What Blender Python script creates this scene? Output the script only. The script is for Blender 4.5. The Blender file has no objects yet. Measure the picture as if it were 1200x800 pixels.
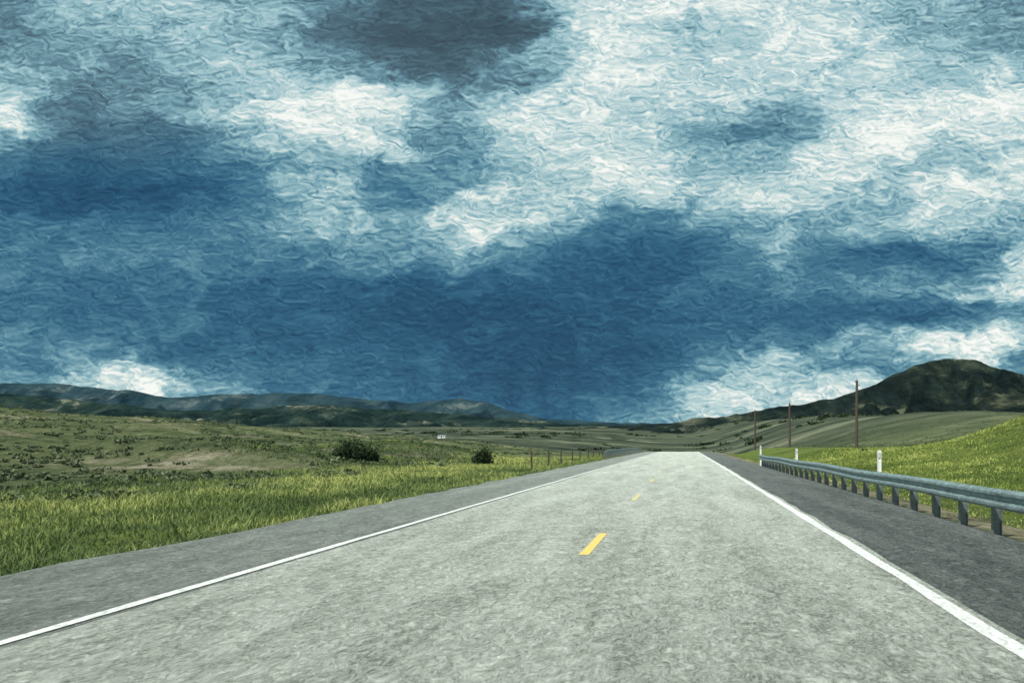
import bpy, math, random
import numpy as np
from mathutils import noise, Vector
random.seed(7); rng=np.random.default_rng(7)
S=bpy.context.scene
S.view_settings.view_transform='Standard'; S.view_settings.look='None'; S.view_settings.exposure=0
def lin(c):
    return tuple(((v/255)/12.92 if v/255<=0.04045 else ((v/255+0.055)/1.055)**2.4) for v in c)
def ss(a,b,x):
    t=min(1,max(0,(x-a)/(b-a))); return t*t*(3-2*t)
H0=1.44; F=1150.0
# ---------------- camera ----------------
cd=bpy.data.cameras.new("camera"); cam=bpy.data.objects.new("camera",cd); S.collection.objects.link(cam)
cam.location=(0,0,H0); cam.rotation_euler=(math.radians(90),0,0)
cd.sensor_width=36; cd.lens=36*F/1200; cd.shift_x=-203/1200; cd.shift_y=120/1200
cd.clip_start=0.1; cd.clip_end=40000
S.camera=cam
# ---------------- node helpers ----------------
class NT:
    def __init__(s,nt): s.nt=nt
    def n(s,t,**k):
        nd=s.nt.nodes.new(t)
        for a,b in k.items(): setattr(nd,a,b)
        return nd
    def l(s,a,b): s.nt.links.new(a,b)
    def val(s,inp,v):
        if isinstance(v,bpy.types.NodeSocket): s.l(v,inp)
        else: inp.default_value=v
    def m(s,op,a,b=None,c=None,clamp=False):
        nd=s.n('ShaderNodeMath',operation=op); nd.use_clamp=clamp
        s.val(nd.inputs[0],a)
        if b is not None: s.val(nd.inputs[1],b)
        if c is not None: s.val(nd.inputs[2],c)
        return nd.outputs[0]
    def vm(s,op,a,b):
        nd=s.n('ShaderNodeVectorMath',operation=op)
        s.val(nd.inputs[0],a); s.val(nd.inputs[1],b); return nd.outputs[0]
    def noise(s,vec,scale,detail=4,rough=.5,dist=0,color=False):
        nd=s.n('ShaderNodeTexNoise'); s.l(vec,nd.inputs['Vector'])
        nd.inputs['Scale'].default_value=scale; nd.inputs['Detail'].default_value=detail
        nd.inputs['Roughness'].default_value=rough; nd.inputs['Distortion'].default_value=dist
        return nd.outputs['Color' if color else 'Fac']
    def ramp(s,fac,stops,interp='LINEAR'):
        nd=s.n('ShaderNodeValToRGB'); cr=nd.color_ramp; cr.interpolation=interp
        while len(cr.elements)>1: cr.elements.remove(cr.elements[-1])
        cr.elements[0].position=stops[0][0]; cr.elements[0].color=tuple(stops[0][1])+(1,)
        for p,c in stops[1:]:
            e=cr.elements.new(p); e.color=tuple(c)+(1,)
        s.l(fac,nd.inputs[0]); return nd.outputs[0]
    def mix(s,f,a,b,blend='MIX'):
        nd=s.n('ShaderNodeMix',data_type='RGBA',blend_type=blend)
        s.val(nd.inputs[0],f); 
        for i,v in ((6,a),(7,b)):
            if isinstance(v,tuple) and len(v)==3: v=v+(1,)
            s.val(nd.inputs[i],v)
        return nd.outputs[2]
    def mr(s,v,a,b,c=0,d=1,it='LINEAR'):
        nd=s.n('ShaderNodeMapRange',interpolation_type=it); s.l(v,nd.inputs[0])
        for i,x in enumerate((a,b,c,d)): nd.inputs[i+1].default_value=x
        return nd.outputs[0]
    def scale(s,v,xyz):
        return s.vm('MULTIPLY',v,xyz)
# ---------------- world ----------------
SUN_AZ=math.radians(-140); SUN_EL=math.radians(54)
W=bpy.data.worlds.new("World"); S.world=W; W.use_nodes=True
nt=W.node_tree; nt.nodes.clear(); N=NT(nt)
tc=N.n('ShaderNodeTexCoord'); sp=N.n('ShaderNodeSeparateXYZ'); N.l(tc.outputs['Generated'],sp.inputs[0])
X,Y,Z=sp.outputs
yc=N.m('MAXIMUM',Y,0.2)
U=N.m('DIVIDE',X,yc); V=N.m('DIVIDE',Z,yc)
cb=N.n('ShaderNodeCombineXYZ'); N.l(U,cb.inputs[0]); N.l(V,cb.inputs[1]); UV=cb.outputs[0]
# domain warp, two octaves of billows
w1=N.noise(N.scale(UV,(1,1.6,1)),7,2,.55,color=True)
w2=N.noise(N.scale(UV,(1,1.7,1)),20,3,.62,color=True)
o1=N.scale(N.vm('SUBTRACT',w1,(.5,.5,.5)),(.08,.04,0))
o2=N.scale(N.vm('SUBTRACT',w2,(.5,.5,.5)),(.12,.058,0))
P=N.vm('ADD',N.vm('ADD',UV,o1),o2)
s2=N.n('ShaderNodeSeparateXYZ'); N.l(P,s2.inputs[0]); pu,pv=s2.outputs[0],s2.outputs[1]
rows=[
(0,  [110,155,175,170,138,108,80,74,82,180,210,208,202,190,170,135,112]),
(45, [100,128,135,158,142,98,70,66,86,195,190,158,198,196,165,136,124]),
(85, [130,118,118,145,172,140,95,80,122,200,195,178,194,188,180,158,168]),
(118,[200,110,108,126,188,232,222,128,180,200,196,195,168,175,200,220,235]),
(140,[210,98,94,124,232,226,196,136,186,198,194,176,115,178,226,200,210]),
(165,[145,82,82,96,156,194,194,128,186,194,196,128,104,186,230,172,196]),
(193,[88,70,70,84,112,142,106,120,178,196,208,158,170,220,188,160,210]),
(225,[64,58,58,66,105,170,104,134,182,192,184,186,205,168,152,226,182]),
(262,[92,86,86,92,118,158,142,188,196,136,92,110,146,138,150,186,160]),
(298,[104,104,100,96,94,98,126,128,104,78,68,80,134,84,70,90,180]),
(335,[92,88,84,80,74,70,66,64,64,64,66,78,96,110,128,120,210]),
(368,[92,88,82,78,72,68,62,60,60,62,68,76,76,68,62,76,118]),
(403,[100,94,86,80,74,70,64,60,58,60,64,82,104,130,168,238,190]),
(433,[114,116,195,118,96,82,74,66,62,60,68,112,178,124,118,140,122]),
(458,[120,138,240,165,104,92,80,70,64,62,92,200,180,205,200,118,112]),
(495,[114,124,155,136,116,98,90,80,70,70,130,195,168,158,150,138,128]),
]
UMIN,UMAX=-0.80,0.46
pos=N.mr(pu,UMIN,UMAX)
acc=None; prev=None
for yy,vals in reversed(rows):
    v=(520-yy)/F
    stops=[((((i*75)-803)/F-UMIN)/(UMAX-UMIN),(a/255,)*3) for i,a in enumerate(vals)]
    r=N.ramp(pos,stops,'CARDINAL')
    if acc is None: acc=r
    else: acc=N.mix(N.mr(pv,prev,v,it='SMOOTHSTEP'),acc,r)
    prev=v
base=N.n('ShaderNodeRGBToBW'); N.l(acc,base.inputs[0]); base=base.outputs[0]
# cloud detail: broad variation plus rounded billows (folded noise)
d1=N.noise(N.scale(P,(1,2.1,1)),8,6,.66)
d2=N.noise(N.scale(P,(1,2.1,1)),17,3,.55,.4)
bil=N.m('SUBTRACT',N.m('ABSOLUTE',N.m('SUBTRACT',d2,.5)),.075)
amp=N.mr(base,.25,.55,.32,1.0)
det=N.m('ADD',N.m('MULTIPLY',N.m('SUBTRACT',d1,.5),.46),N.m('MULTIPLY',bil,1.05))
val=N.m('MULTIPLY_ADD',det,amp,base)
# rain streaks falling out of the storm base
rs=N.noise(N.scale(N.vm('ADD',UV,N.scale(o1,(.3,0,0))),(30,2.0,1)),1.0,2,.6)
rf=N.m('MULTIPLY',N.mr(V,.02,.13,1,0),N.mr(U,.03,-.08,0,1))
val=N.m('MULTIPLY_ADD',N.m('SUBTRACT',rs,.5),N.m('MULTIPLY',rf,.22),val)
# fine ragged relief in the cloud surface
q=N.vm('ADD',N.scale(UV,(1,1.8,1)),N.scale(o2,(.5,.5,0)))
e1=N.noise(q,66,2,.5,1.5)
e2=N.noise(N.vm('ADD',q,(.0012,.0042,0)),66,2,.5,1.5)
emb=N.m('MULTIPLY',N.m('SUBTRACT',e1,e2),N.mr(base,.22,.7,.18,.54))
val=N.m('ADD',val,emb)
# added fill light: unseen sky overhead and behind made brighter
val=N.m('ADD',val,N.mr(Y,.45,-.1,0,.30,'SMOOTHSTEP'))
val=N.m('MULTIPLY_ADD',N.m('SUBTRACT',val,.5),1.06,.512)
lowp=[(.10,(20,54,82)),(.22,(38,82,112)),(.30,(52,102,131)),(.40,(76,125,148)),(.51,(108,154,170)),(.63,(146,185,194)),(.75,(184,211,213)),(.87,(222,233,229)),(1,(250,252,247))]
upp=[(.14,(54,72,82)),(.27,(68,92,104)),(.36,(82,112,126)),(.44,(98,136,151)),(.53,(124,166,178)),(.63,(156,194,202)),(.75,(188,213,216)),(.87,(224,236,232)),(1,(250,252,247))]
pal=lambda p:[(a,lin(c)) for a,c in p]
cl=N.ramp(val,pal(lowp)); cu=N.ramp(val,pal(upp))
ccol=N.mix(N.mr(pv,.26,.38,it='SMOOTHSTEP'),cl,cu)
sky=N.n('ShaderNodeTexSky',sky_type='NISHITA'); sky.sun_disc=False
sky.sun_elevation=SUN_EL; sky.sun_rotation=SUN_AZ
b1=N.n('ShaderNodeBackground'); N.l(sky.outputs[0],b1.inputs[0]); b1.inputs[1].default_value=.08
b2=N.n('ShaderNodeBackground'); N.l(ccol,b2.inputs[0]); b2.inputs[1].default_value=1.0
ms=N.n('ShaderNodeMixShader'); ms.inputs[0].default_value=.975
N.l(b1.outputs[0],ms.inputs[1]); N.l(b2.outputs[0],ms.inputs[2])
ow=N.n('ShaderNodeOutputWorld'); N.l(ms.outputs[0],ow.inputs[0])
# sun
sd=bpy.data.lights.new("sun",'SUN'); sd.energy=4.8; sd.angle=math.radians(1.0); sd.color=(1,.97,.90)
so=bpy.data.objects.new("sun",sd); S.collection.objects.link(so)
dv=Vector((math.sin(SUN_AZ)*math.cos(SUN_EL),math.cos(SUN_AZ)*math.cos(SUN_EL),math.sin(SUN_EL)))
so.rotation_euler=dv.to_track_quat('Z','Y').to_euler(); so.location=(0,0,50)
# ---------------- materials ----------------
def newmat(name,rough=.9,spec=.2):
    m=bpy.data.materials.new(name); m.use_nodes=True; n=NT(m.node_tree)
    b=m.node_tree.nodes['Principled BSDF']; b.inputs['Roughness'].default_value=rough
    b.inputs['Specular IOR Level'].default_value=spec
    return m,n,b
def bump(n,b,h,dist,strength=1):
    bp=n.n('ShaderNodeBump'); bp.inputs['Strength'].default_value=strength; bp.inputs['Distance'].default_value=dist
    n.l(h,bp.inputs['Height']); n.l(bp.outputs[0],b.inputs['Normal'])
def opos(n): return n.n('ShaderNodeTexCoord').outputs['Object']
def asphalt(name,cd_,cm,cl_):
    m,n,b=newmat(name,.88,.25); p=opos(n)
    ps=n.scale(p,(1,.42,1))
    a=n.noise(ps,12,7,.78,1.8); c=n.noise(n.scale(p,(1,.10,1)),1.3,5,.6,.5); g=n.noise(n.scale(p,(1,.3,1)),3.4,6,.74,1.4)
    f=n.m('ADD',n.m('MULTIPLY',a,.66),n.m('ADD',n.m('MULTIPLY',c,.20),n.m('MULTIPLY',g,.26)))
    col=n.ramp(f,[(.465,cd_),(.56,cm),(.66,cl_)]); 
    n.l(col,b.inputs['Base Color']); bump(n,b,n.m('ADD',a,n.m('MULTIPLY',g,.5)),.08,1)
    return m
m_lane=asphalt("chipseal",(.23,.25,.205),(.50,.53,.46),(.76,.78,.70))
m_should=asphalt("shoulder_asphalt",(.12,.132,.118),(.255,.278,.248),(.41,.435,.39))
m_should_r=asphalt("dark_shoulder_asphalt",(.05,.056,.053),(.125,.138,.13),(.26,.278,.255))
def paint(name,col,under,lo=.36,hi=.48):
    m,n,b=newmat(name,.7,.3); p=opos(n)
    a=n.noise(n.scale(p,(1,.5,1)),15,6,.75,1.2); 
    f=n.ramp(a,[(lo,(0,0,0)),(hi,(1,1,1))])
    c=n.mix(f,under,col); n.l(c,b.inputs['Base Color']); bump(n,b,a,.03,.7); return m
m_white=paint("white_paint",(.82,.83,.80),(.48,.50,.46),.41,.55); m_yel=paint("yellow_paint",(.78,.56,.13),(.54,.48,.25),.39,.51)
m_yel2=paint("worn_yellow_paint",(.66,.54,.20),(.48,.47,.34),.42,.56)
# terrain material
def ground_mat():
    m,n,b=newmat("ground_cover",1,.05); p=opos(n)
    at=n.n('ShaderNodeVertexColor'); at.layer_name='mask'
    sx=n.n('ShaderNodeSeparateColor'); n.l(at.outputs[0],sx.inputs[0]); verge,tan,far=sx.outputs
    a=n.noise(n.scale(p,(1,.5,1)),1.1,8,.74,.9); c=n.noise(n.scale(p,(.45,1,1)),.09,8,.72,.8)
    g=n.noise(p,9,5,.75,.5)
    mixn=n.m('ADD',n.m('MULTIPLY',a,.42),n.m('ADD',n.m('MULTIPLY',c,.58),n.m('MULTIPLY',g,.12)))
    sage=n.ramp(mixn,[(.45,(.024,.040,.020)),(.51,(.065,.090,.042)),(.56,(.12,.148,.068)),(.62,(.18,.20,.10)),(.68,(.27,.265,.17))])
    vg=n.ramp(mixn,[(.44,(.055,.09,.026)),(.55,(.135,.185,.045)),(.68,(.25,.29,.075))])
    tn=n.ramp(mixn,[(.42,(.16,.14,.09)),(.58,(.36,.32,.22)),(.72,(.50,.46,.35))])
    fn=n.noise(n.scale(p,(.2,1,1)),.014,8,.74,.6)
    fr=n.ramp(fn,[(.38,(.018,.030,.024)),(.47,(.042,.057,.040)),(.54,(.088,.106,.066)),(.62,(.175,.185,.125))])
    col=n.mix(verge,sage,vg); 
    tf=n.m('MULTIPLY',tan,n.ramp(n.m('ADD',n.m('MULTIPLY',a,.6),n.m('MULTIPLY',g,.4)),[(.42,(0,0,0)),(.52,(1,1,1))]))
    col=n.mix(tf,col,tn); col=n.mix(far,col,fr)
    n.l(col,b.inputs['Base Color']); bump(n,b,n.m('ADD',n.m('MULTIPLY',a,.8),n.m('MULTIPLY',c,1.5)),1.1,1); return m
m_ground=ground_mat()
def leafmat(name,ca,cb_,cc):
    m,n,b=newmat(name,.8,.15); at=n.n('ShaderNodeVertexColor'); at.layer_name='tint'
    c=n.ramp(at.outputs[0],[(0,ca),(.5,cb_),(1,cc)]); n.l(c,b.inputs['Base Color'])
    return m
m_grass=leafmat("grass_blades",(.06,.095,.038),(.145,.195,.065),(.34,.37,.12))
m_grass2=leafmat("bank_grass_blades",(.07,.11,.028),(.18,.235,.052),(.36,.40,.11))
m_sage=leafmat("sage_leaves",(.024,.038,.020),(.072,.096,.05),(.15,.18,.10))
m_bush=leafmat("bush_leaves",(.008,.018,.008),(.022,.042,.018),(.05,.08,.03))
def simple(name,c,rough=.6,metal=0,nscale=8,var=.35):
    m,n,b=newmat(name,rough,.4); b.inputs['Metallic'].default_value=metal; p=opos(n)
    a=n.noise(n.scale(p,(1,.5,1)),nscale,6,.7,1); col=n.ramp(a,[(.3,tuple(x*(1-var) for x in c)),(.7,tuple(min(1,x*(1+var)) for x in c))])
    n.l(col,b.inputs['Base Color']); bump(n,b,a,.01,.7); return m
m_steel=simple("galvanised_steel",(.23,.31,.31),.5,.45,9,.55)
m_post=simple("weathered_steel_post",(.15,.18,.18),.6,.3,9,.4)
m_wood=simple("weathered_wood",(.075,.058,.045),.9,0,6,.4)
m_wpl=simple("white_plastic",(.78,.79,.77),.5,0,5,.08)
m_refl=simple("clear_reflector",(.5,.52,.52),.3,0,5,.1)
m_wall=simple("whitewashed_boards",(.7,.7,.68),.8,0,1,.1); m_roof=simple("tin_roof",(.3,.32,.33),.5,.3,1,.2)
m_dark=simple("dark_glass",(.03,.03,.035),.2,0,1,.1)
# ---------------- mesh helpers ----------------
def mk(name,verts,faces,mats,parent=None,smooth=False,midx=None):
    me=bpy.data.meshes.new(name); me.from_pydata([tuple(v) for v in verts],[],[tuple(f) for f in faces]); 
    for m in (mats if isinstance(mats,list) else [mats]): me.materials.append(m)
    if midx is not None: me.polygons.foreach_set('material_index',midx)
    if smooth: me.polygons.foreach_set('use_smooth',[True]*len(me.polygons))
    me.update(); o=bpy.data.objects.new(name,me); S.collection.objects.link(o)
    if parent: o.parent=parent
    return o
def empty(name,loc=(0,0,0)):
    o=bpy.data.objects.new(name,None); o.location=loc; o.empty_display_size=.3; S.collection.objects.link(o); return o
def box(x0,x1,y0,y1,z0,z1):
    v=[(x0,y0,z0),(x1,y0,z0),(x1,y1,z0),(x0,y1,z0),(x0,y0,z1),(x1,y0,z1),(x1,y1,z1),(x0,y1,z1)]
    f=[(0,3,2,1),(4,5,6,7),(0,1,5,4),(1,2,6,5),(2,3,7,6),(3,0,4,7)]; return v,f
def join(parts):
    V=[];Fc=[]
    for v,f in parts:
        o=len(V); V+=list(v); Fc+=[tuple(i+o for i in q) for q in f]
    return V,Fc
def tube(p0,p1,r0,r1,n=8):
    a=Vector(p0); b=Vector(p1); d=(b-a).normalized(); t=d.orthogonal().normalized(); s=d.cross(t)
    v=[];f=[]
    for c,r in((a,r0),(b,r1)):
        for i in range(n):
            an=2*math.pi*i/n; v.append(tuple(c+t*math.cos(an)*r+s*math.sin(an)*r))
    for i in range(n): f.append((i,(i+1)%n,n+(i+1)%n,n+i))
    f.append(tuple(range(n-1,-1,-1))); f.append(tuple(range(n,2*n))); return v,f
# ---------------- terrain ----------------
def rz(y):
    z=-9*ss(178,460,y)
    if y>470: z+=.019*(y-470)*ss(470,900,y)
    return z
def fr(x,y,s,o=5,seed=0): return noise.fractal(Vector((x/s,y/s,seed)),1.0,2.0,o)
def terr(x,y):
    r=rz(y); g=.019*(y-470)*ss(470,900,y) if y>470 else 0
    w=math.exp(-(x/110)**2) if x<0 else math.exp(-(x/60)**2)
    z=r*w+g*(1-w)
    if x<-7.3:
        d=-7.3-x
        z+=-.06-.32*ss(0,2.5,d)
        A=.076*max(0,-x-20)
        A=A if A<16 else 16+(A-16)*.25
        z+=A*ss(22,135,y)*(1-ss(170,460,y))
        k=ss(8,45,d)
        if y<1500: z+=k*(fr(x,y,42,4,3)*1.7+fr(x,y,13,3,9)*.6)
        # knolls, one with an eroded bank facing the road
        z+=1.9*math.exp(-((x+37)/10)**2-((y-73)/7)**2)
        z+=1.5*math.exp(-((x+27)/8)**2-((y-98)/12)**2)
        z+=1.9*math.exp(-((x+60)/15)**2-((y-84)/9)**2)
    elif x>4.95:
        d=x-4.95
        z+=-.06-.40*ss(.6,3,d)
        z+=5.0*math.exp(-((x-32)/10.5)**2-((y-68)/28)**2) + 1.1*ss(20,38,x)*ss(40,60,y)*(1-ss(80,130,y))
        z+=19*ss(14,130,x)*ss(95,560,y)*1.0 + 1.3*ss(10,18,x)*ss(70,120,y)*(1-ss(200,330,y))
        k=ss(6,40,d)
        if y<1500: z+=k*(fr(x,y,38,4,21)*1.0+fr(x,y,10,3,5)*.3)
    else: z-=.07
    if y>500: z+=ss(500,1600,y)*ss(20,200,abs(x))*fr(x,y,420,4,1)*8
    return z
def bank(x,y): return math.exp(-((x+32)/6.5)**2-((y-65)/3.6)**2)
def axis(lim,fine,st,ratio):
    o=[0.0]; s=st
    while o[-1]<lim:
        o.append(o[-1]+s)
        if o[-1]>fine: s*=ratio
    return o
xp=axis(9000,11,.55,1.038); xs=[-a for a in xp[:0:-1]]+xp
xs=sorted(set([x for x in xs if abs(x+7.3)>.3 and abs(x-4.95)>.3]+[-7.3,-7.05,4.95,4.7]))
yp=axis(12500,90,.9,1.022); ys=[-a for a in axis(400,60,2.5,1.3)[:0:-1]]+yp
verts=[];cols=[]
for y in ys:
    for x in xs:
        verts.append((x,y,terr(x,y)))
        vg=0;tn=0
        if x<-7.3: vg=ss(0,1.5,-7.3-x)*(1-ss(8,17,-7.3-x+4*fr(x,y,9,4,2)+.03*y))
        if x>4.95: vg=ss(1.6,4,x-4.95)*(1-ss(36,60,x))*(1-ss(95,150,y)); vg=max(vg,ss(1.6,4,x-4.95)*(1-ss(16,30,x+6*fr(x,y,20,3,6)))*(1-ss(240,330,y))); tn=1-ss(.8,2.6,x-4.95)
        if -8.2<x<=-7.3: tn=.7
        tn=max(tn,min(1,1.8*bank(x,y))*(1 if fr(x,y,5,4,8)>-.05 else .1), .8*ss(.28,.55,fr(x,y,13,5,12)) if x<-22 and y<400 else 0)
        far=ss(230,520,y)
        cols.append((vg,tn,far,1))
nx=len(xs); faces=[(j*nx+i,j*nx+i+1,(j+1)*nx+i+1,(j+1)*nx+i) for j in range(len(ys)-1) for i in range(nx-1)]
g=mk("ground",verts,faces,m_ground,smooth=True)
ca=g.data.color_attributes.new("mask",'FLOAT_COLOR','POINT'); ca.data.foreach_set('color',np.array(cols,dtype=np.float32).ravel())
# ---------------- road ----------------
road=empty("road")
ry=[-60+1.5*i for i in range(int(760/1.5))]
def strip(name,x0,x1,dz,mat,ya=None,yb=None,jl=0,jr=0,nxx=1):
    yy=[y for y in ry if (ya is None or y>=ya) and (yb is None or y<=yb)]
    if ya is not None: yy=sorted(set([ya]+yy+[yb]))
    v=[];f=[]
    for y in yy:
        a=x0+jl*noise.noise(Vector((y*.9,3,x0))); b=x1+jr*noise.noise(Vector((y*.9,8,x1)))
        z=rz(y)+dz
        v+=[(a+(b-a)*k/nxx,y,z) for k in range(nxx+1)]
    for j in range(len(yy)-1):
        for k in range(nxx): q=j*(nxx+1)+k; f.append((q,q+1,q+nxx+2,q+nxx+1))
    return mk(name,v,f,mat,road)
strip("left_shoulder",-7.45,-4.6,0,m_should,jl=.25)
strip("right_shoulder",2.1,4.98,0,m_should_r,jr=.12)
strip("travel_lanes",-4.80,2.50,.004,m_lane,jl=.04,jr=.08,nxx=2)
strip("edge_line_left",-5.00,-4.88,.009,m_white,jl=.04,jr=.04)
strip("edge_line_right",2.26,2.41,.009,m_white,jl=.04,jr=.04)
for i in range(-3,9):
    y0=12.7+12.2*i; strip("centre_dash_%d"%(i+4),-1.38,-1.25,.009,m_yel if i<1 else m_yel2,y0,y0+3.05,jl=.02,jr=.02)
# ---------------- guardrails ----------------
prof=[(0,.75),(-.022,.748),(-.078,.705),(-.082,.665),(-.012,.615),(-.012,.575),(-.082,.525),(-.078,.485),(-.022,.442),(0,.44)]
def guardrail(xc,y0,y1,side):
    e=empty("guardrail",(xc,y0,0))
    n=int((y1-y0)/1.905); v=[];f=[]
    th=.006
    yl=[y0+i*1.905/2 for i in range(n*2+1)]
    for j,y in enumerate(yl):
        zz=rz(y)+.035*noise.noise(Vector((y*.13,1,2)))
        xo=.04*noise.noise(Vector((y*.11,5,2)))
        for (px,pz) in prof: v.append((side*px+xo,y-y0,pz+zz))
        for (px,pz) in reversed(prof): v.append((side*(px+th)+xo,y-y0,pz+zz-.001))
    m=len(prof)*2
    for j in range(len(yl)-1):
        for k in range(m): f.append((j*m+k,j*m+(k+1)%m,(j+1)*m+(k+1)%m,(j+1)*m+k))
    f.append(tuple(range(m))); f.append(tuple(range((len(yl)-1)*m,len(yl)*m))[::-1])
    mk("w_beam",v,f,m_steel,e)
    sp_=[]
    for i in range(0,n,2):
        y=i*1.905+.95-.16; z=rz(y+y0)
        for (a,b) in zip(prof[2:3]+prof[6:7],prof[3:4]+prof[7:8]):
            for q in (y,y+.1,y+.2,y+.3):
                sp_.append(tube((side*(a[0]-.008),q,(a[1]+b[1])/2+z),(side*(a[0]+.004),q,(a[1]+b[1])/2+z),.014,.014,6))
    vv,ff=join(sp_); mk("splice_bolts",vv,ff,m_post,e)
    P=[];B=[]
    for i in range(n+1):
        y=i*1.905; z=rz(y+y0); s=side
        x0=.125; x1=.275
        def bx(a,b,*r): 
            a,b=sorted((a*s,b*s)); return box(a,b,*r)
        P.append(bx(x0,x0+.012,y-.05,y+.05,z-.5,z+.72)); P.append(bx(x1-.012,x1,y-.05,y+.05,z-.5,z+.72))
        P.append(bx(x0+.013,x1-.013,y-.006,y+.006,z-.5,z+.718))
        B.append(bx(.035,x0-.002,y-.06,y+.06,z+.42,z+.735))
    vv,ff=join(P); mk("posts",vv,ff,m_post,e); vv,ff=join(B); mk("blockouts",vv,ff,m_post,e)
    L=(n*1.905); v=[];f=[]
    for k in range(9):
        a=math.pi*k/8; cx=side*(.09-.10*math.cos(a)); cy=L+.16*math.sin(a)
        z=rz(L+y0); v+=[(cx,cy,z+.43),(cx,cy,z+.76)]
    for k in range(8): f.append((2*k,2*k+2,2*k+3,2*k+1))
    o=mk("end_terminal",v,f,m_steel,e); md=o.modifiers.new("s",'SOLIDIFY'); md.thickness=.006
    return e
guardrail(4.82,-28,63.5,1)
guardrail(-9.0,112,205,-1)
# ---------------- delineators ----------------
def delineator(x,y,top):
    zb=terr(x,y)-.1; e=empty("delineator_post",(x,y,zb)); h=top-zb
    v=[];f=[]
    pr=[(-.055,0),(-.04,.012),(0,.02),(.04,.012),(.055,0),(.04,.004),(0,.011),(-.04,.004)]
    lv=[0,.3*h,.7*h,h-.03,h]; 
    for i,z in enumerate(lv):
        s=1 if i<4 else .75
        v+=[(a*s+.004*math.sin(z*2),b,z) for a,b in pr]
    for i in range(len(lv)-1):
        for k in range(8): f.append((i*8+k,i*8+(k+1)%8,(i+1)*8+(k+1)%8,(i+1)*8+k))
    f.append(tuple(range(32,40)))
    mk("post",v,f,m_wpl,e); vv,ff=box(-.035,.035,-.014,-.004,h-.2,h-.06); mk("reflector",vv,ff,m_refl,e)
delineator(5.22,26.4,1.27); delineator(5.22,46,1.22); delineator(5.22,68,1.32)
# ---------------- poles ----------------
def pole(x,y,ztop,lean,rr=.19):
    zb=terr(x,y)-.4; e=empty("utility_pole",(x,y,zb)); h=ztop-zb
    parts=[]
    for i in range(6):
        a=i/6;b=(i+1)/6
        parts.append(tube((lean*a*h,0,a*h),(lean*b*h,0,b*h),rr-.06*a,rr-.06*b,10))
    vv,ff=join(parts); mk("shaft",vv,ff,m_wood,e)
    vv,ff=join([tube((lean*h,0,h),(lean*h,0,h+.18),.02,.02,6),tube((lean*h,0,h+.14),(lean*h,0,h+.30),.06,.045,8),
                tube((lean*h+.1,0,h-.7),(lean*h+.28,0,h-.62),.02,.02,6),tube((lean*h+.28,0,h-.68),(lean*h+.28,0,h-.52),.05,.04,8)])
    mk("insulators",vv,ff,m_post,e)
pole(22,126,9.6,.004,.22); pole(21.2,199,9.7,-.006,.26); pole(20.6,290,11.4,.003,.30)
# ---------------- wire fence ----------------
fe=empty("wire_fence",(0,0,0)); P=[];Wv=[]
fx=lambda y:-10.2-.02*(y-60)+.15*math.sin(y)
yy=[66+9.5*i for i in range(14)]
for y in yy:
    x=fx(y); z=terr(x,y); P.append(tube((x,y,z-.3),(x+random.uniform(-.05,.05),y+random.uniform(-.05,.05),z+1.3+random.uniform(-.06,.08)),.07,.06,7))
for a,b in zip(yy,yy[1:]):
    for hh in(.35,.7,1.05):
        Wv.append(tube((fx(a),a,terr(fx(a),a)+hh),(fx(b),b,terr(fx(b),b)+hh),.005,.005,4))
v,f=join(P); mk("posts",v,f,m_wood,fe); v,f=join(Wv); mk("wires",v,f,m_post,fe)
# ---------------- farm building ----------------
def farm(x,y,w,d,h):
    z=terr(x,y); e=empty("farm_building",(x,y,z)); 
    v,f=box(-w/2,w/2,-d/2,d/2,-.8,h); mk("walls",v,f,m_wall,e)
    v=[(-w/2-.3,-d/2-.3,h-.05),(w/2+.3,-d/2-.3,h-.05),(w/2+.3,d/2+.3,h-.05),(-w/2-.3,d/2+.3,h-.05),(-w/2-.3,0,h+.9),(w/2+.3,0,h+.9)]
    f=[(0,1,5,4),(2,3,4,5),(0,4,3),(1,2,5),(0,3,2,1)]; mk("roof",v,f,m_roof,e)
    pr=[]
    for i in (-.3,.3): pr.append(box(i*w-.4,i*w+.4,-d/2-.03,-d/2-.005,1,1.8))
    v,f=join(pr); mk("windows",v,f,m_dark,e); v,f=box(-.5,.5,-d/2-.04,-d/2-.01,0,2.0); mk("door",v,f,m_wood,e)
farm(-223,900,7,5,1.9)
# ---------------- grass ----------------
def blades(name,pts,hts,wid,mat,tint):
    n=len(pts); pts=np.array(pts); hts=np.array(hts); wid=np.array(wid)
    an=rng.uniform(0,2*np.pi,n); ln=rng.uniform(.1,1.2,n)*hts; la=rng.uniform(0,2*np.pi,n)
    dx=np.cos(an)*wid/2; dy=np.sin(an)*wid/2
    V=np.zeros((n,5,3)); 
    V[:,0]=pts-np.stack([dx,dy,np.zeros(n)],1); V[:,1]=pts+np.stack([dx,dy,np.zeros(n)],1)
    mx=pts+np.stack([np.cos(la)*ln*.3,np.sin(la)*ln*.3,hts*.6],1)
    V[:,2]=mx+np.stack([dx*.7,dy*.7,np.zeros(n)],1); V[:,3]=mx-np.stack([dx*.7,dy*.7,np.zeros(n)],1)
    V[:,4]=pts+np.stack([np.cos(la)*ln,np.sin(la)*ln,hts],1)
    b=np.arange(n)[:,None]*5
    me=bpy.data.meshes.new(name)
    quads=(b+np.array([0,1,2,3])).tolist(); tris=(b+np.array([3,2,4])).tolist()
    me.from_pydata(V.reshape(-1,3).tolist(),[],quads+tris); me.materials.append(mat)
    c=me.color_attributes.new("tint",'FLOAT_COLOR','POINT'); t=np.repeat(np.clip(tint,0,1),5)
    c.data.foreach_set('color',np.stack([t,t,t,np.ones_like(t)],1).astype(np.float32).ravel())
    o=bpy.data.objects.new(name,me); S.collection.objects.link(o); return o
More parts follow.
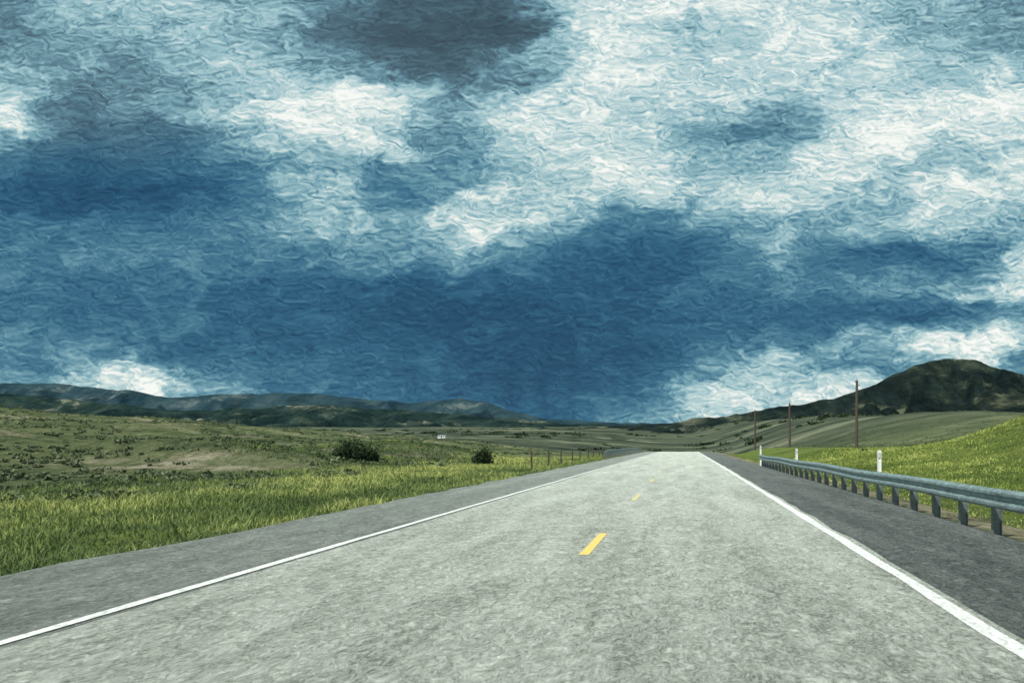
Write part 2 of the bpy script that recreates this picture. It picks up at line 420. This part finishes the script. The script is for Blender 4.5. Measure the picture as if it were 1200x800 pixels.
def scatter(n,fn):
    pts=[];h=[];w=[];t=[]
    while len(pts)<n:
        r=fn()
        if r is None: continue
        x,y,hh,ww,tt=r
        for k in range(5):
            xx=x+random.gauss(0,.09+.001*y); yy_=y+random.gauss(0,.09+.001*y)
            pts.append((xx,yy_,terr(x,y)-.03)); h.append(hh*random.uniform(.55,1.2)); w.append(ww); t.append(tt+random.uniform(-.25,.25))
    return pts,h,w,t
def fl():
    y=8+random.random()**1.6*120; x=-7.45-abs(random.random()**1.2*(18+y*.12))
    if x/y<-.95: return None
    d=-7.45-x; pt=fr(x,y,3.0,4,4); pb=fr(x,y,9,4,44)
    if d<.5 and random.random()<.5: return None
    if bank(x,y)>.3: return None
    hh=(.10+.10*ss(0,3,d)+.10*ss(.1,.5,pb))*(1+.8*pt); return x,y,max(.04,hh),.013+.0006*y,.36+.7*pt+.6*pb+.42*ss(4,9,d)*(1-ss(12,17,d))-.30*ss(12,20,d)
p_,h_,w_,t_=scatter(110000,fl); blades("grass",p_,h_,w_,m_grass,np.array(t_))
def fr_():
    y=8+random.random()**1.1*105; x=5.5+random.random()**.9*38
    if x/y>.6 or x<5.9 and random.random()<.8: return None
    pt=fr(x,y,4,3,14); pb=fr(x,y,13,3,45); return x,y,max(.05,(.07+.09*ss(6,10,x))*(1+.6*pt)),.014+.0007*y,.52+.7*pt+.7*pb
p_,h_,w_,t_=scatter(60000,fr_); blades("grass",p_,h_,w_,m_grass2,np.array(t_))
# ---------------- leafy clumps ----------------
def clumps(name,items,mat,leaf,tb=.25):
    Vs=[];ts=[]
    for (x,y,z,rx,rz_,n) in items:
        k=max(2,int(n/14)); lob=rng.normal(0,.45,(k,3)); lob[:,2]=np.abs(lob[:,2])*.9+.12
        lob/=np.maximum(1,np.linalg.norm(lob,axis=1))[:,None]
        idx=rng.integers(0,k,n); c=lob[idx]*.75+rng.normal(0,.17,(n,3)); c[:,2]=np.clip(c[:,2],.0,1.1)
        c3=c*np.array([rx,rx,rz_])+np.array([x,y,z]); s=leaf*rng.uniform(.6,1.5,n)[:,None]
        a=rng.normal(0,1,(n,3)); a/=np.linalg.norm(a,axis=1)[:,None]; b=rng.normal(0,1,(n,3)); b-=a*(a*b).sum(1)[:,None]; b/=np.linalg.norm(b,axis=1)[:,None]
        q=np.stack([c3-a*s,c3+b*s*.55,c3+a*s,c3-b*s*.55],1); Vs.append(q)
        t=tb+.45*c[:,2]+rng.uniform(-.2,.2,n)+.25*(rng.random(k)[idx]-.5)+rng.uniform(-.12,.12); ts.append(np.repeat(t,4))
    V=np.concatenate(Vs).reshape(-1,3); t=np.clip(np.concatenate(ts),0,1)
    me=bpy.data.meshes.new(name); me.from_pydata(V.tolist(),[],np.arange(len(V)).reshape(-1,4).tolist()); me.materials.append(mat)
    c=me.color_attributes.new("tint",'FLOAT_COLOR','POINT'); c.data.foreach_set('color',np.stack([t,t,t,np.ones_like(t)],1).astype(np.float32).ravel())
    o=bpy.data.objects.new(name,me); S.collection.objects.link(o); return o
it=[]
while len(it)<4400:
    y=30+random.random()**1.2*300; u=random.uniform(-.95,-.13); x=u*y
    if x>-18: continue
    pt=fr(x*.5,y,16,4,30)
    if random.random()>.32+1.9*pt+.5*math.exp(-((x+38)/11)**2-((y-74)/6)**2): continue
    if bank(x,y)>.3 and random.random()<.9: continue
    r=random.uniform(.22,.6)*(1+.003*y); it.append((x,y,terr(x,y)-.07,r*1.3,r*.6,30))
while len(it)<5400:
    y=100+random.random()*420; u=random.uniform(.06,.6); x=u*y
    if x<18 or fr(x,y,30,3,31)<random.uniform(-.5,.3): continue
    r=random.uniform(.35,.9)*(1+.001*y); it.append((x,y,terr(x,y)-.07,r*1.2,r*.65,30))
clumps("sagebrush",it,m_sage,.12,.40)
it=[]
while len(it)<560:
    y=700+random.random()*2300; x=random.uniform(-.75,.4)*y
    if fr(x,y*.5,250,3,40)<.08: continue
    r=random.uniform(3,7); it.append((x,y,terr(x,y)-1,r*2.4,r*.6,50))
clumps("distant_trees",it,m_bush,1.5)
def bush(x,y,r,h):
    z=terr(x,y)-.08; e=empty("bush",(x,y,z)); P=[]
    for i in range(9):
        a=random.uniform(0,6.28); rr=random.uniform(.2,.7)*r; P.append(tube((random.uniform(-.1,.1),random.uniform(-.1,.1),0),(math.cos(a)*rr,math.sin(a)*rr,h*random.uniform(.4,.8)),.05,.015,6))
    v,f=join(P); mk("stems",v,f,m_wood,e)
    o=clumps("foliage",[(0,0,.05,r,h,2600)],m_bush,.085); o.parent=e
bush(-25.2,74,1.5,1.9); bush(-17.1,83,.95,1.5); bush(-24.1,74.6,1.0,1.3); bush(-62,96,1.0,1.0)
# ---------------- mountains ----------------
def rangemesh(name,prof,R,depth,back,mat,amp,nsc,ux0,ux1,nu,base,seed,jag=0):
    px=[p[0] for p in prof]; py=[p[1] for p in prof]
    us=np.linspace((ux0-803)/F,(ux1-803)/F,nu); nt_=90; v=[]
    for t in np.linspace(0,1.35,nt_):
        for u in us:
            x=u*R; pxl=803+u*F; yp_=np.interp(pxl,px,py); Hh=H0+(520-yp_)/F*R
            Hh+=jag*noise.fractal(Vector((x/(nsc*.6),seed,0)),1,2,4)
            if t<=1: sh=(t**1.35)*.75+.25*t*t; yv=R-depth*(1-t)
            else: sh=1-((t-1)/.35)**1.3*.9; yv=R+back*(t-1)/.35
            rd=noise.ridged_multi_fractal(Vector((x/nsc+.25*math.sin(yv/nsc*.3),yv/nsc*.3,seed)),1.0,2.1,5,1.0,2.0)
            k=math.sin(math.pi*min(t,1))**.6 if t<1 else 0
            h=base+(Hh-base)*sh; h-=k*amp*(1.35-rd*.8)*max(.1,(Hh-base)/140)
            v.append((x+ (k*amp*.4*noise.noise(Vector((x/nsc,yv/nsc,seed+4)))),yv,h))
    f=[(j*nu+i,j*nu+i+1,(j+1)*nu+i+1,(j+1)*nu+i) for j in range(nt_-1) for i in range(nu-1)]
    return mk(name,v,f,mat,smooth=True)
def mtmat(name,stops,tan,tfac,sc,tw=.8):
    m,n,b=newmat(name,1,.05); p=opos(n)
    a=n.noise(n.scale(p,(1,.6,1.6)),sc,8,.72,.6); c=n.noise(n.scale(p,(1,.4,3)),sc*.45,7,.65,.8)
    col=n.ramp(n.m('ADD',n.m('MULTIPLY',a,.65),n.m('MULTIPLY',c,.35)),stops)
    tf=n.ramp(c,[(tfac,(0,0,0)),(tfac+.07,(1,1,1))])
    tf2=n.ramp(a,[(.49,(0,0,0)),(.57,(1,1,1))])
    col=n.mix(n.m('MULTIPLY',n.m('MULTIPLY',tf,tf2),tw),col,tan); n.l(col,b.inputs['Base Color']); bump(n,b,a,45,1); return m
mA=mtmat("distant_range_slopes",[(.42,(.010,.028,.042)),(.52,(.024,.052,.064)),(.62,(.050,.084,.092))],(.13,.16,.155),.56,.0035)  # slope colours carry distance haze and storm shade, baked in as dark bluish tones
mB=mtmat("foothill_slopes",[(.43,(.006,.018,.019)),(.51,(.018,.038,.034)),(.61,(.052,.074,.054))],(.30,.29,.22),.55,.007)
mC=mtmat("butte_slopes",[(.42,(.005,.012,.013)),(.51,(.015,.027,.024)),(.62,(.048,.062,.042))],(.15,.165,.11),.54,.010,.75)
rangemesh("mountain_range",[(-900,438),(-500,454),(-200,446),(0,449),(60,449),(110,454),(150,457),(175,463),(210,466),(250,462),(330,460),(380,462),(430,468),(480,472),(510,469),(540,466),(565,470),(600,482),(640,490),(700,494),(760,496),(850,499),(1000,500),(1300,480),(1700,470)],7600,2600,2500,mA,190,330,-900,1700,560,60,2,14)
rangemesh("foothills",[(-900,470),(-400,462),(-100,460),(0,461),(50,465),(120,472),(200,481),(260,480),(320,476),(380,474),(430,479),(470,480),(520,484),(560,487),(650,495),(720,498),(800,500),(1000,502),(1400,504)],4300,1500,1200,mB,95,190,-900,1200,560,28,7,9)
rangemesh("butte_mountain",[(500,505),(700,501),(770,496),(800,493),(850,487),(900,479),(950,471),(985,464),(1005,459),(1030,448),(1050,437),(1072,428),(1090,424),(1110,420),(1135,420),(1150,423),(1165,430),(1185,436),(1200,439),(1260,450),(1350,458),(1500,440),(1700,462),(1900,475)],2700,1100,900,mC,85,120,500,1900,560,8,13,7)
